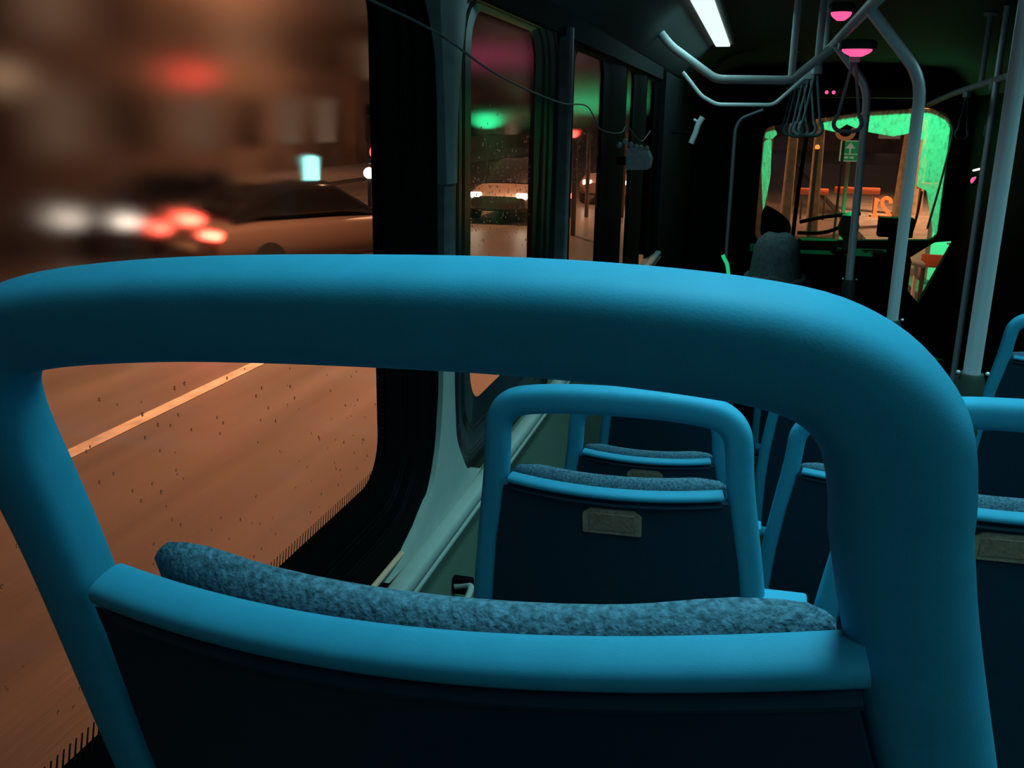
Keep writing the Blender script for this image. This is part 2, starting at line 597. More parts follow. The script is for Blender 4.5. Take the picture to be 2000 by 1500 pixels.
RIDGED = [(0.0, -0.515), (0.0, -0.497)]
for _t in (0.30, 0.36, 0.55, 0.60, 0.86, 0.93):
    _x = -0.496 + 0.022 * _t
    RIDGED += [(_t - 0.012, _x), (_t - 0.006, _x + 0.0022), (_t + 0.006, _x + 0.0022), (_t + 0.012, _x)]
RIDGED += [(1.0, -0.474), (1.0, -0.56)]
PLAIN = [(0.0, -0.515), (0.0, -0.498), (0.3, -0.495), (0.35, -0.491), (0.65, -0.490), (0.7, -0.487), (1.0, -0.487), (1.0, -0.56)]
M['gloss_rubber'] = mat('glossy_wet_rubber', (0.006, 0.008, 0.007), 0.28, spec=0.6)
def window(idx, inner, outer, rin, rout, prof, gm, fm='rubber'):
    w = thing('window_%d' % idx, None, None, (XG, (inner[0] + inner[1]) / 2, inner[2]))
    structure(w)
    bpy.context.view_layer.update()
    bm = bmesh.new()
    ring_frame(bm, inner, outer, rin, rout, prof)
    at(link('rubber_frame', bm, M[fm]), w)
    bm = bmesh.new()
    prism(bm, rrect(inner[0] - 0.01, inner[1] + 0.01, inner[2] - 0.01, inner[3] + 0.01, rin), -0.506, -0.502, 'x')
    at(link('pane', bm, gm, smooth=False), w)
    return w

def drops(w, n, y0, y1, zf, rmin, rmax):
    bm = bmesh.new()
    for _ in range(n):
        y = random.uniform(y0, y1)
        z = zf()
        r = random.uniform(rmin, rmax)
        res = bmesh.ops.create_icosphere(bm, subdivisions=2, radius=r)
        for v in res['verts']:
            v.co = Vector((-0.5012 + v.co.x * 0.4, y + v.co.y * 0.8, z + v.co.z * random.uniform(1.1, 1.2)))
    o = at(link('raindrops', bm, M['drop']), w)
    o['kind'] = 'stuff'

w1 = window(1, (-1.1, 1.252, 1.88, 2.585), (-1.3, 1.425, 1.752, 2.62), 0.065, 0.19, RIDGED, M['glass1'])
drops(w1, 170, 0.5, 1.24, lambda: random.uniform(1.92, 2.2), 0.0009, 0.0019)
# frit: short black bars along the edge of the first pane
bm = bmesh.new()
L0 = rrect(-1.1, 1.252, 1.88, 2.585, 0.065, 24)
L1 = rrect(-1.1 + 0.03, 1.252 - 0.014, 1.88 + 0.026, 2.585 - 0.02, 0.045, 24)
# walk both loops by arc fraction of the inner one
def resample(L, step):
    out = []
    acc = 0.0
    n = len(L)
    for i in range(n):
        a = Vector(L[i]); b = Vector(L[(i + 1) % n])
        d = (b - a).length
        if d < 1e-9: continue
        while acc <= d:
            out.append((i, acc / d))
            acc += step
        acc -= d
    return out
for i, t in resample(L0, 0.0074):
    j = (i + 1) % len(L0)
    a = Vector(L0[i]).lerp(Vector(L0[j]), t); b = Vector(L1[i]).lerp(Vector(L1[j]), t)
    if a.y > 2.3 or a.x < 0.25: continue
    d = (b - a); s = Vector((-d.y, d.x)).normalized() * 0.0017
    q = [bm.verts.new((-0.5008, p.x, p.y)) for p in (a - s, a + s, b + s * 0.6, b - s * 0.6)]
    bm.faces.new(q)
fr = at(link('frit_border', bm, M['frit'], smooth=False), w1)
fr['kind'] = 'stuff'

SHALLOW = [(t, max(x, -0.498) if x > -0.52 and t < 0.01 else (-0.4965 + (x + 0.496) * 0.6 if x > -0.52 else x)) for t, x in RIDGED]
w2 = window(2, (1.685, 2.20, 1.865, 2.585), (1.50, 2.405, 1.705, 2.62), 0.07, 0.12, SHALLOW, M['glass2'], 'gloss_rubber')
drops(w2, 260, 1.70, 2.19, lambda: min(2.5, max(1.8, random.gauss(2.27, 0.07))), 0.0010, 0.0026)
w3 = window(3, (2.69, 3.22, 1.80, 2.585), (2.495, 3.70, 1.705, 2.62), 0.06, 0.08, PLAIN, M['glass2'])
drops(w3, 120, 2.75, 3.2, lambda: min(2.5, max(1.8, random.gauss(2.25, 0.07))), 0.001, 0.002)
w4 = window(4, (3.77, 4.02, 1.722, 2.585), (3.705, 4.40, 1.705, 2.62), 0.05, 0.08, PLAIN, M['glass2'])
w5 = window(5, (4.45, 4.85, 1.722, 2.585), (4.405, 5.0, 1.705, 2.62), 0.05, 0.08, PLAIN, M['glass2'])

# pale covers between the windows: flare out at the bottom between the rounded frames
M['teal_grey'] = mat('teal_grey_cover', (0.24, 0.29, 0.28), 0.4, noise=0.1, nscale=20)
M['grey'] = mat('grey_and_shaded_cover', (0.11, 0.125, 0.13), 0.5, noise=0.3, nscale=30)
def flare(name, rows, x=-0.462, d=0.05, m='pale'):
    """rows: (z, y_left, y_right) bottom to top."""
    """rows: (z, y_left, y_right) bottom to top."""
    bm = bmesh.new()
    R = smooth_path(rows, 5)
    ring = []
    for z, a, b in R:
        ring.append([bm.verts.new(p) for p in ((x - d, a, z), (x - 0.004, a, z), (x, a + (b - a) * 0.12, z), (x, b - (b - a) * 0.12, z), (x - 0.004, b, z), (x - d, b, z))])
    for r0, r1 in zip(ring, ring[1:]):
        for j in range(6):
            bm.faces.new((r0[j], r0[(j + 1) % 6], r1[(j + 1) % 6], r1[j]))
    bm.faces.new(ring[0]); bm.faces.new(ring[-1])
    return structure(link(name, bm, M[m]))
flare('trim_1', [(SILL, 1.17, 1.66), (1.762, 1.235, 1.60), (1.782, 1.30, 1.565), (1.815, 1.36, 1.535), (1.856, 1.392, 1.505), (1.90, 1.412, 1.493), (1.98, 1.426, 1.483), (2.1, 1.43, 1.49)])
flare('trim_shaded', [(2.1, 1.43, 1.49), (2.17, 1.432, 1.487), (2.30, 1.435, 1.482)], m='grey')  # shaded stretch of the pillar cover, its shade put in as darker grey
flare('trim_2', [(2.30, 1.435, 1.482), (2.42, 1.425, 1.493), (2.55, 1.408, 1.535), (2.63, 1.395, 1.555)], x=-0.458, d=0.05, m='teal_grey')
flare('trim_3', [(SILL, 2.41, 2.50), (1.78, 2.435, 2.485), (1.9, 2.442, 2.476), (2.2, 2.442, 2.476), (2.62, 2.435, 2.48)], d=0.03, m='grey')
# the sill ledge along the left wall
bm = bmesh.new()
sweep(bm, [(-0.452, -1.4, SILL - 0.012), (-0.452, 5.0, SILL - 0.012)], lambda i, n: super_e(0.016, 0.013, 16, 3), ref=(0, 0, 1))
sweep(bm, [(-0.441, -1.4, SILL - 0.030), (-0.441, 5.0, SILL - 0.030)], lambda i, n: super_e(0.005, 0.006, 12, 2), ref=(0, 0, 1))
structure(link('trim_sill', bm, M['pale']))
# air duct box across the ceiling
bm = bmesh.new()
box(bm, -0.14, 0.40, 3.0, 3.5, 2.825, 2.92, bev=0.03)
structure(link('trim_duct', bm, M['pale']))

# ------------------------------------------------------------------ seats
# seat local axes: u across, v up the reclined back, w towards the row behind; origin at the middle of the ledge of the back
REC = math.radians(12)
def seat_frame_path(skew=0.0, sx=1.0, sz=1.0):
    half = [(0.197, -0.50), (0.198, -0.42), (0.196, -0.30), (0.1885, -0.20), (0.1755, -0.10), (0.161, 0.0), (0.1565, 0.045), (0.1545, 0.070), (0.150, 0.091), (0.138, 0.1075), (0.117, 0.117), (0.065, 0.1230), (0.0, 0.1245)]
    R = [(u * sx, 0.010, v * sz if v > 0 else v) for u, v in half]
    Lh = [(-u, y, v) for u, y, v in R]
    P = Lh[:-1] + [R[-1]] + R[:-1][::-1]
    return [(u, y, v - skew * u * min(1.0, max(0.0, (v - 0.02) / 0.06))) for u, y, v in P]
def make_seat(skew=0.0, sx=1.0, sz=1.0, abar=0.0185, apost=0.0175, rec=REC, ledge=0.138, ledge_r=0.0, post_r=0.0, cdrop=(0.0, 0.0)):
    root = thing('bus_seat', 'seat', 'bus seat')
    back = []
    # frame: a hoop of flattened tube
    bm = bmesh.new()
    path = smooth_path(seat_frame_path(skew, sx, sz), 6)
    path = [(u - (post_r * 0.9 * min(1.0, max(0.0, (0.10 - v) / 0.05)) if u > 0 else 0.0), y, v) for u, y, v in path]
    def sect(i, n):
        v = path[i][2]
        q = min(1.0, max(0.0, (v - 0.08) / 0.03))
        a = apost + (post_r if path[i][0] > 0 else 0.0) + (abar - apost - (post_r if path[i][0] > 0 else 0.0)) * q
        return super_e(a, 0.0140, 32, 3.0)
    sweep(bm, path, sect, ref=(0, 1, 0))
    fr = link('frame', bm, M['seat'], root)
    # back shell: bulging panel under the ledge
    bm = bmesh.new()
    nu, rows = 14, [(-0.50, 0.182), (-0.42, 0.183), (-0.30, 0.181), (-0.2, 0.174), (-0.1, 0.163), (-0.02, 0.149), (-0.004, 0.147)]
    g = []
    for side in (0, 1):
        g.append([])
        for v, h in rows:
            line = []
            for k in range(nu + 1):
                s = -1 + 2 * k / nu
                w = 0.006 + 0.014 * (1 - s * s) * (1 if v > -0.3 else 0.7)
                line.append(bm.verts.new((s * h, -w + side * 0.014, v)))
            g[side].append(line)
    for side in (0, 1):
        for r0, r1 in zip(g[side], g[side][1:]):
            for k in range(nu):
                bm.faces.new((r0[k], r0[k + 1], r1[k + 1], r1[k]))
    nr = len(rows)
    for r in range(nr - 1):
        for k in (0, nu):
            bm.faces.new((g[0][r][k], g[0][r + 1][k], g[1][r + 1][k], g[1][r][k]))
    for r in (0, nr - 1):
        for k in range(nu):
            bm.faces.new((g[0][r][k], g[0][r][k + 1], g[1][r][k + 1], g[1][r][k]))
    sh = link('back_shell', bm, M['shell'], root)
    # ledge: rounded lip across the top of the shell, and a thin bead below it
    bm = bmesh.new()
    lp = []
    for k in range(25):
        s = -1 + 2 * k / 24
        lp.append((s * ledge + (ledge_r * max(0.0, s) ** 3), -(0.002 + 0.016 * (1 - s * s)), 0.004 + 0.002 * s * s))
    sweep(bm, lp, lambda i, n: [(a, b) for a, b in super_e(0.0057, 0.0098, 18, 2.6)], ref=(0, 1, 0))
    link('ledge', bm, M['seat'], root)
    bm = bmesh.new()
    lp2 = [(x * 0.995, y - 0.004, z - 0.0135) for x, y, z in lp]
    sweep(bm, lp2, lambda i, n: super_e(0.0028, 0.004, 10, 2), ref=(0, 1, 0))
    link('bead', bm, M['shell'], root)
    # bracket tying the frame to the neighbouring seat
    bm = bmesh.new()
    box(bm, 0.19, 0.255, -0.012, 0.022, -0.172, -0.150, bev=0.005)
    link('side_bracket', bm, M['seat'], root)
    # upholstered backrest cushion on the front of the shell
    bm = bmesh.new()
    rowsc = [(-0.46, 0.165), (-0.3, 0.168), (-0.15, 0.158), (-0.05, 0.146), (-0.012, 0.142), (-0.002, 0.141), (0.005, 0.138), (0.009, 0.132), (0.0100, 0.122)]
    nu = 18
    gs = {}
    for side in (0, 1):
        for r, (v, h) in enumerate(rowsc):
            for k in range(nu + 1):
                s = -1 + 2 * k / nu
                w0 = -0.016 + 0.016 * (1 - s * s)          # follows the shell's bulge
                th = 0.026
                e = 1.0
                if v > -0.012:
                    q = min(1.0, (v + 0.012) / 0.0220)
                    e = math.sqrt(max(0.02, 1 - q * q))
                es = math.sqrt(max(0.03, 1 - abs(s) ** 8))
                mid = -w0 + 0.012
                y = mid + (-1 if side == 0 else 1) * th / 2 * e * es
                gs[(side, r, k)] = bm.verts.new((s * h, y, v - cdrop[0] - cdrop[1] * (s + 1) / 2 - (0.0045 * (1 - s ** 4) if cdrop[0] else 0.0) + (0.0015 if abs(s) < 0.9 else 0) - 0.003 * max(0, abs(s) - 0.8) / 0.2 * (v > 0.004) + 0.002 * s * s * (v > -0.012)))
    nr = len(rowsc)
    for side in (0, 1):
        for r in range(nr - 1):
            for k in range(nu):
                bm.faces.new((gs[(side, r, k)], gs[(side, r, k + 1)], gs[(side, r + 1, k + 1)], gs[(side, r + 1, k)]))
    for r in range(nr - 1):
        for k in (0, nu):
            bm.faces.new((gs[(0, r, k)], gs[(0, r + 1, k)], gs[(1, r + 1, k)], gs[(1, r, k)]))
    for r in (0, nr - 1):
        for k in range(nu):
            bm.faces.new((gs[(0, r, k)], gs[(0, r, k + 1)], gs[(1, r, k + 1)], gs[(1, r, k)]))
    link('back_cushion', bm, M['fabric'], root)
    # the back parts recline about the ledge
    R = Matrix.Rotation(rec, 4, 'X')
    for ch in root.children:
        ch.data.transform(R)
    # seat cushion, pan and pedestal (world-up axes)
    bm = bmesh.new()
    box(bm, -0.19, 0.19, 0.10, 0.46, -0.47, -0.41, bev=0.02, seg=3)
    link('seat_cushion', bm, M['fabric'], root)
    bm = bmesh.new()
    box(bm, -0.20, 0.20, 0.08, 0.47, -0.50, -0.472, bev=0.01)
    link('seat_pan', bm, M['seat'], root)
    bm = bmesh.new()
    box(bm, -0.06, 0.06, 0.20, 0.34, -0.82, -0.50, bev=0.015)
    link('pedestal', bm, M['shell'], root)
    return root

def plate_for(seat):
    bm = bmesh.new()
    P = [(-0.0385, -0.056), (0.0385, -0.056), (0.0385, -0.026), (0.028, -0.0175), (-0.028, -0.0175), (-0.0385, -0.026)]
    prism(bm, rounded(P, 0.003), -0.0225, -0.0185, 'y')
    bmesh.ops.transform(bm, matrix=Matrix.Rotation(REC, 4, 'X'), verts=bm.verts[:])
    o = link('label_plate', bm, M['plate'], seat)
    o['label'] = 'beige label plate with clipped corners'
    bm = bmesh.new()
    box(bm, -0.030, 0.030, -0.0235, -0.022, -0.050, -0.024, bev=0.0006, seg=1)
    bmesh.ops.transform(bm, matrix=Matrix.Rotation(REC, 4, 'X'), verts=bm.verts[:])
    link('label_face', bm, M['plate2'], o)
    return o
M['plate2'] = mat('beige_label_face', (0.29, 0.2, 0.14), 0.6, noise=0.3, nscale=220)

proto = make_seat()
first = make_seat(0.0435, 1.0506, 0.983, 0.0161, 0.0140, math.radians(18.0), 0.138, 0.012, 0.0055, (0.0062, 0.0050))      # worn: its hoop is bent a little out of true
first.location = (-0.1032, 0.2909, 2.2240)
first.rotation_euler = (0, math.radians(-5.66), math.radians(-5.13))
first['label'] = 'large blue bus seat back filling the foreground, seen from behind'
first['group'] = 'blue bus seats'
plate_for(proto)
seats = [((-0.143, 1.15, 1.938), 'blue bus seat with beige label framed by the opening of the foreground seat', 0),
         ((0.325, 1.15, 1.962), 'labelled blue bus seat cut off by the right edge, level with the framed seat', 0),
         ((-0.178, 1.97, 1.689), 'blue bus seat seen through the hoop of the labelled window seat', 0),
         ((0.288, 1.97, 1.693), 'blue bus seat under the nearest upright pole, beside the aisle', 0),
         ((-0.205, 2.80, 1.640), 'window seat third ahead of the foreground seat, mostly hidden behind its bar', 0),
         ((0.290, 2.80, 1.640), 'aisle seat carrying the second nearest upright pole', 0),
         ((0.290, 3.93, 1.54), 'aisle seat carrying the pole just right of the road sign', 0),
         ((0.900, 2.90, 1.765), 'dark blue seat across the aisle at the right picture edge', 0)]
for i, (loc, lab, rz) in enumerate(seats):
    o = proto if i == 0 else copy_tree(proto)
    o.location = loc
    o.rotation_euler = (0, math.radians(-1.0), rz)
    o['label'] = lab
    o['group'] = 'blue bus seats'

# ------------------------------------------------------------------ poles
def pole(label, pts, r, sleeve=None, cat='pole', rad=0.06, name='grab_pole'):
    x, y, z = pts[0]
    t = thing(name, label, cat, (x, y, z))
    bpy.context.view_layer.update()
    bm = bmesh.new()
    sweep(bm, bent(pts, rad), circ(r, 16))
    at(link('tube', bm, M['steel']), t)
    if sleeve:
        z0, z1, rs = sleeve
        bm = bmesh.new()
        lathe(bm, [(rs * 0.9, z0), (rs, z0 + 0.01), (rs, z1 - 0.012), (rs * 0.85, z1)], 16, (x, y, 0))
        at(link('sleeve', bm, M['sleeve']), t)
        for s in (-1, 1):
            bm = bmesh.new()
            bmesh.ops.create_icosphere(bm, subdivisions=2, radius=0.0042)
            for v in bm.verts:
                v.co += Vector((x + s * rs, y - 0.01, z1 + 0.003))
            at(link('screw', bm, M['steel']), t)
    return t
pole('steel pole closest to the camera, rising past the right picture edge', [(0.455, 2.0, 1.80), (0.455, 2.0, 2.55), (0.455, 2.0, 2.75), (0.34, 2.0, 2.90)], 0.0165, (1.79, 1.925, 0.027))
pole('second nearest steel pole, bent inward at the top, in front of the windscreen number', [(0.405, 2.75, 1.72), (0.402, 2.75, 2.52), (0.253, 2.75, 2.69)], 0.0155, (1.72, 1.882, 0.024))
pole('steel pole just right of the green road sign', [(0.398, 3.9, 1.68), (0.388, 3.9, 2.53), (0.252, 3.9, 2.69)], 0.0150, (1.68, 1.815, 0.025))
pole('thin dark pole with curved top left of the windscreen', [(-0.139, 7.0, 0.35), (-0.150, 7.0, 2.36), (-0.118, 7.0, 2.43), (0.03, 7.0, 2.49)], 0.0130, (1.30, 1.42, 0.028), rad=0.08)
pole('thin steel pole behind the nearest pole near the right edge', [(1.035, 4.9, 0.80), (1.035, 4.9, 2.92)], 0.0150)

# ceiling rails
def rail(label, pts, r, brackets=(), m='rail', rad=0.03):
    t = thing('grab_rail', label, 'rail', pts[0])
    bpy.context.view_layer.update()
    bm = bmesh.new()
    sweep(bm, bent(pts, rad), circ(r, 14))
    at(link('tube', bm, M[m]), t)
    for (x, y, z0, z1) in brackets:
        bm = bmesh.new()
        tube(bm, [(x, y, z0), (x, y, z1)], r * 0.8, smooth=False)
        lathe(bm, [(r * 2, z1 - 0.012), (r * 2, z1)], 14, (x, y, 0))
        at(link('hanger', bm, M[m]), t)
    return t
rail('long ceiling grab rail running forward over the aisle side of the seats', [(0.253, 1.9, 2.69), (0.253, 5.0, 2.69), (0.21, 8.6, 2.69)], 0.016, [(0.253, 2.3, 2.69, 2.915), (0.252, 4.4, 2.69, 2.915), (0.225, 7.6, 2.69, 2.91)])
rail('bent cross rail under the ceiling beside the white ceiling lamp', [(-0.40, 4.0, 2.735), (-0.358, 4.0, 2.687), (-0.175, 4.0, 2.563), (0.112, 4.0, 2.561), (0.253, 4.0, 2.68)], 0.017, [(0.112, 4.0, 2.561, 2.912), (0.205, 4.0, 2.62, 2.912)])
rail('farther thin cross rail above the curved pole top', [(-0.42, 5.5, 2.66), (-0.31, 5.5, 2.535), (-0.225, 5.5, 2.492), (0.075, 5.5, 2.494), (0.25, 5.5, 2.66)], 0.011)
rail('right hand ceiling rail with hanging straps', [(1.023, 6.7, 2.523), (1.024, 5.8, 2.573), (1.037, 4.7, 2.614), (1.037, 4.55, 2.62)], 0.016, [(1.03, 5.2, 2.60, 2.92)])

# hanging straps
def make_strap():
    t = thing('hanging_strap', 'strap', 'strap')
    bm = bmesh.new()
    box(bm, -0.022, 0.022, -0.022, 0.022, -0.045, 0.022, bev=0.006)
    link('clip', bm, M['rail'], t)
    for s in (-1, 1):
        bm = bmesh.new()
        sweep(bm, smooth_path([(s * 0.006, 0, -0.04), (s * 0.014, 0, -0.09), (s * 0.036, 0, -0.22), (s * 0.045, 0, -0.275)], 5), lambda i, n: super_e(0.0065, 0.005, 10, 2.4), ref=(0, 1, 0))
        link('webbing', bm, M['strap'], t)
    bm = bmesh.new()
    sweep(bm, smooth_path([(-0.047, 0, -0.262), (-0.058, 0, -0.30), (-0.04, 0, -0.325), (0, 0, -0.33), (0.04, 0, -0.325), (0.058, 0, -0.30), (0.047, 0, -0.262)], 5), circ(0.009, 10))
    link('grip', bm, M['strap'], t)
    return t
ps = make_strap()
strap_spots = [((0.253, 5.0, 2.674), 0.35, 'hanging strap nearest of the row left of the road sign', 1.0),
               ((0.248, 5.5, 2.672), -0.3, 'hanging strap second in the row left of the road sign', 1.0),
               ((0.242, 6.1, 2.672), 0.5, 'hanging strap third in the row left of the road sign', 1.05),
               ((0.232, 6.8, 2.672), -0.2, 'hanging strap fourth in the row left of the road sign', 1.05),
               ((0.224, 7.4, 2.672), 0.2, 'hanging strap farthest in the row left of the road sign', 1.05),
               ((0.305, 3.62, 2.64), 0.0, 'hanging strap under the pink ceiling indicator lamp', 0.8),
               ((1.031, 5.5, 2.575), 0.6, 'hanging strap on the right hand rail, farther one', 0.72),
               ((1.035, 4.95, 2.595), 1.2, 'hanging strap on the right hand rail behind the thin pole', 0.72)]
for i, (loc, rz, lab, sc) in enumerate(strap_spots):
    o = ps if i == 0 else copy_tree(ps)
    o.location = loc
    o.rotation_euler = (0, 0, rz)
    o.scale = (sc, sc, sc)
    o['label'] = lab
    o['group'] = 'hanging straps on the ceiling rails'

# ------------------------------------------------------------------ ceiling lamps and small fittings
def lamp_box(name, label, x, y0, y1, z, w, mt, cat='ceiling light'):
    t = thing(name, label, cat, (x, (y0 + y1) / 2, z))
    bpy.context.view_layer.update()
    bm = bmesh.new()
    box(bm, x - w / 2 - 0.02, x + w / 2 + 0.02, y0 - 0.02, y1 + 0.02, z, z + 0.05, bev=0.012)
    at(link('housing', bm, M['pale']), t)
    bm = bmesh.new()
    box(bm, x - w / 2, x + w / 2, y0, y1, z - 0.012, z + 0.004, bev=0.006)
    at(link('diffuser', bm, mt), t)
    return t
for _n, _x, _y0, _y1 in (('trim_unseen_lamp_left', 0.02, 0.2, 2.9), ('trim_unseen_lamp_right', 1.0, -0.4, 3.0)):  # unseen glowing housings added to go with the strip lights
    bm = bmesh.new()
    box(bm, _x - 0.09, _x + 0.09, _y0 - 0.03, _y1 + 0.03, 2.85, 2.93, bev=0.012)
    structure(link(_n, bm, M['e_cyan']))
lamp_box('ceiling_light', 'white ceiling lamp glowing at the top of the picture', -0.235, 3.75, 6.0, 2.838, 0.085, M['e_tube'])
def indicator(label, loc, r, mt, stretch=1.0):
    t = thing('indicator_lamp', label, 'indicator lamp', loc)
    bm = bmesh.new()
    lathe(bm, [(r * 1.3, 0.0), (r * 1.3, 0.02), (r * 1.1, 0.03)], 18)
    for v in bm.verts: v.co.x *= stretch
    link('mount', bm, M['sleeve'], t)
    bm = bmesh.new()
    lathe(bm, [(r * 0.4, -r * 0.75), (r * 0.85, -r * 0.4), (r, -0.005), (r, 0.002)], 18)
    for v in bm.verts: v.co.x *= stretch
    link('lens', bm, mt, t)
    return t
indicator('dim pink indicator lamp at the top edge over the long rail', (0.245, 3.6, 2.765), 0.034, M['e_pink'])
indicator('bright pink indicator lamp above the hanging strap', (0.300, 3.5, 2.640), 0.030, M['e_pink'], 1.6)
indicator('tiny red indicator lamp left of the pair over the windscreen', (0.58, 9.345, 2.675), 0.016, M['e_pink']).rotation_euler = (-PI / 2, 0, 0)
indicator('tiny red indicator lamp right of the pair over the windscreen', (0.64, 9.345, 2.675), 0.016, M['e_pink']).rotation_euler = (-PI / 2, 0, 0)

# ticket validator on the left, white hammer bracket, bell cord
t = thing('ticket_validator', 'pale grey box on the dark post between the left windows', 'validator', (-0.40, 3.4, 2.22))
bpy.context.view_layer.update()
bm = bmesh.new()
prism(bm, rounded([(-0.432, 2.235), (-0.352, 2.238), (-0.347, 2.275), (-0.362, 2.305), (-0.432, 2.31)], 0.008), 3.36, 3.44, 'y')
at(link('housing', bm, M['validator']), t)
bm = bmesh.new()
for k, (dx, dz) in enumerate([(-0.075, 0.098), (-0.055, 0.11), (-0.035, 0.1), (-0.015, 0.092), (0.0, 0.09), (0.02, 0.088)]):
    bmesh.ops.create_icosphere(bm, subdivisions=2, radius=0.011, matrix=Matrix.Translation((-0.385 + dx, 3.37, 2.22 + dz)))
at(link('knobs', bm, M['validator']), t).name = 'crumpled_top'
bm = bmesh.new()
box(bm, -0.47, -0.42, 3.385, 3.415, 2.25, 2.28, bev=0.004)
at(link('bracket', bm, M['rubber']), t)

t = thing('hammer_bracket', 'pale blue emergency hammer tilted on the dark wall left of the windscreen', 'hammer', (-0.40, 5.5, 2.3))
bpy.context.view_layer.update()
bm = bmesh.new()
sweep(bm, smooth_path([(-0.350, 5.5, 2.285), (-0.33, 5.5, 2.34), (-0.318, 5.5, 2.385), (-0.296, 5.5, 2.425)], 4), lambda i, n: super_e(0.02, 0.016, 12, 2.6))
at(link('handle', bm, M['white']), t)
bm = bmesh.new()
sweep(bm, [(-0.345, 5.5, 2.412), (-0.32, 5.5, 2.400), (-0.30, 5.5, 2.40)], circ(0.008, 10))
at(link('head', bm, M['rail']), t)
bm = bmesh.new()
sweep(bm, [(-0.47, 5.5, 2.34), (-0.33, 5.5, 2.34)], circ(0.007, 10))
at(link('mount', bm, M['rubber']), t)

bm = bmesh.new()
cord = [(-0.452, 0.9, 2.54), (-0.44, 1.10, 2.527), (-0.44, 1.34, 2.511), (-0.44, 1.612, 2.476), (-0.44, 1.923, 2.452), (-0.44, 2.242, 2.436), (-0.452, 2.65, 2.435), (-0.44, 2.79, 2.379), (-0.44, 3.05, 2.362), (-0.44, 3.29, 2.363), (-0.452, 3.5, 2.38), (-0.44, 3.7, 2.34), (-0.44, 3.91, 2.324), (-0.452, 4.3, 2.36)]
tube(bm, cord, 0.0018, 6, 8)
tag(link('bell_cord', bm, M['grey']), 'thin pale bell cord drooping along the tops of the left windows', 'cord')

# small catch on the panel beside the labelled seat
t = thing('panel_catch', 'small metal handle on the green side panel beside the labelled seat', 'handle', (-0.44, 1.3, 1.6))
bpy.context.view_layer.update()
bm = bmesh.new()
tube(bm, [(-0.455, 1.455, 1.60), (-0.425, 1.45, 1.606), (-0.42, 1.40, 1.60), (-0.42, 1.30, 1.585)], 0.006)
at(link('bar', bm, M['pale']), t)
bm = bmesh.new()
box(bm, -0.468, -0.424, 1.452, 1.472, 1.585, 1.615, bev=0.004)
at(link('end_bracket', bm, M['rubber']), t)

# copper strip lying in the window channel
bm = bmesh.new()
box(bm, -0.474, -0.466, 1.09, 1.235, 1.762, 1.768, bev=0.002)
tag(link('copper_strip', bm, mat('copper_strip', (0.9, 0.5, 0.33), 0.35, 0.0)), 'short copper coloured strip lying in the black window channel', 'strip')

# ------------------------------------------------------------------ front of the bus
# reflection of the line number, put in as glowing digits; its box, the dash
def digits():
    t = thing('line_number_reflection', 'orange line number reflected low on the windscreen, built as glowing digits', 'number', (1.17, 9.45, 1.58))
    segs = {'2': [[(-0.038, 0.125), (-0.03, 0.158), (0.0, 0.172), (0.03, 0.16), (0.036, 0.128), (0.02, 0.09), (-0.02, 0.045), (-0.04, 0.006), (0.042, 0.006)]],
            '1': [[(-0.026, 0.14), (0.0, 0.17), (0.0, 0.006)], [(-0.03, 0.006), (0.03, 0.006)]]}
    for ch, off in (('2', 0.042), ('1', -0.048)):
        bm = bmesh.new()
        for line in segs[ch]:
            pts = [(-(x) + off, 0, z) for x, z in line]       # mirrored, as a reflection reads
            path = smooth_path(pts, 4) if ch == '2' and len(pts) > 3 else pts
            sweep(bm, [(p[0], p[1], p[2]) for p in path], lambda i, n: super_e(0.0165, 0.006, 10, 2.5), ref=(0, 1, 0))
        link('digit', bm, M['e_reflection'], t)
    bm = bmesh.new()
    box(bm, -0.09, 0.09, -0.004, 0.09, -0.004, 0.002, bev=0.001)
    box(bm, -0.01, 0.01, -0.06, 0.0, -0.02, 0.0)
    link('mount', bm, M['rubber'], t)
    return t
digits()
t = thing('display_box', 'black box of the line display on the dash under the number', 'display', (1.27, 9.2, 1.42))
bpy.context.view_layer.update()
bm = bmesh.new()
box(bm, 1.135, 1.43, 9.15, 9.3, 1.425, 1.60, bev=0.01)
at(link('housing', bm, M['rubber']), t)
bm = bmesh.new()
box(bm, 1.24, 1.30, 9.18, 9.28, 1.27, 1.43, bev=0.005)
at(link('foot', bm, M['rubber']), t)
bm = bmesh.new()
box(bm, -0.45, 1.42, 8.95, 9.48, 0.36, 1.28, bev=0.04)
tag(link('dashboard', bm, M['black']), 'black dashboard below the windscreen', 'dashboard')
bm = bmesh.new()
sweep(bm, [(0.41, 9.48, 1.30), (0.42, 9.48, 1.75), (0.45, 9.48, 2.3)], circ(0.02, 10))
tag(link('windscreen_post', bm, M['rubber']), 'slim black upright in the left part of the windscreen', 'post')
for lab, pts in (('dark wiper arm lying low across the left of the windscreen', [(0.46, 9.475, 1.50), (0.70, 9.475, 1.56), (1.0, 9.475, 1.60)]),
                 ('second dark wiper arm, crossing the first one lower down', [(0.45, 9.46, 1.40), (0.72, 9.46, 1.42), (0.98, 9.46, 1.56)])):
    bm = bmesh.new()
    sweep(bm, smooth_path(pts, 5), circ(0.018, 8))
    tag(link('wiper_arm', bm, M['rubber']), lab, 'wiper')
bm = bmesh.new()
box(bm, 0.46, 0.80, 9.2, 9.4, 1.275, 1.37, bev=0.03, rot=Matrix.Rotation(0.2, 3, 'Z'))
tag(link('cardboard_tray', bm, mat('brown_board', (0.10, 0.06, 0.035), 0.8, spec=0.1)), 'beige tray on the dash at the foot of the windscreen', 'tray')
bm = bmesh.new()
lathe(bm, [(0.05, 1.26), (0.035, 1.30), (0.035, 1.38), (0.08, 1.42), (0.095, 1.50), (0.07, 1.60), (0.02, 1.63)], 18, (0.885, 9.25, 0))
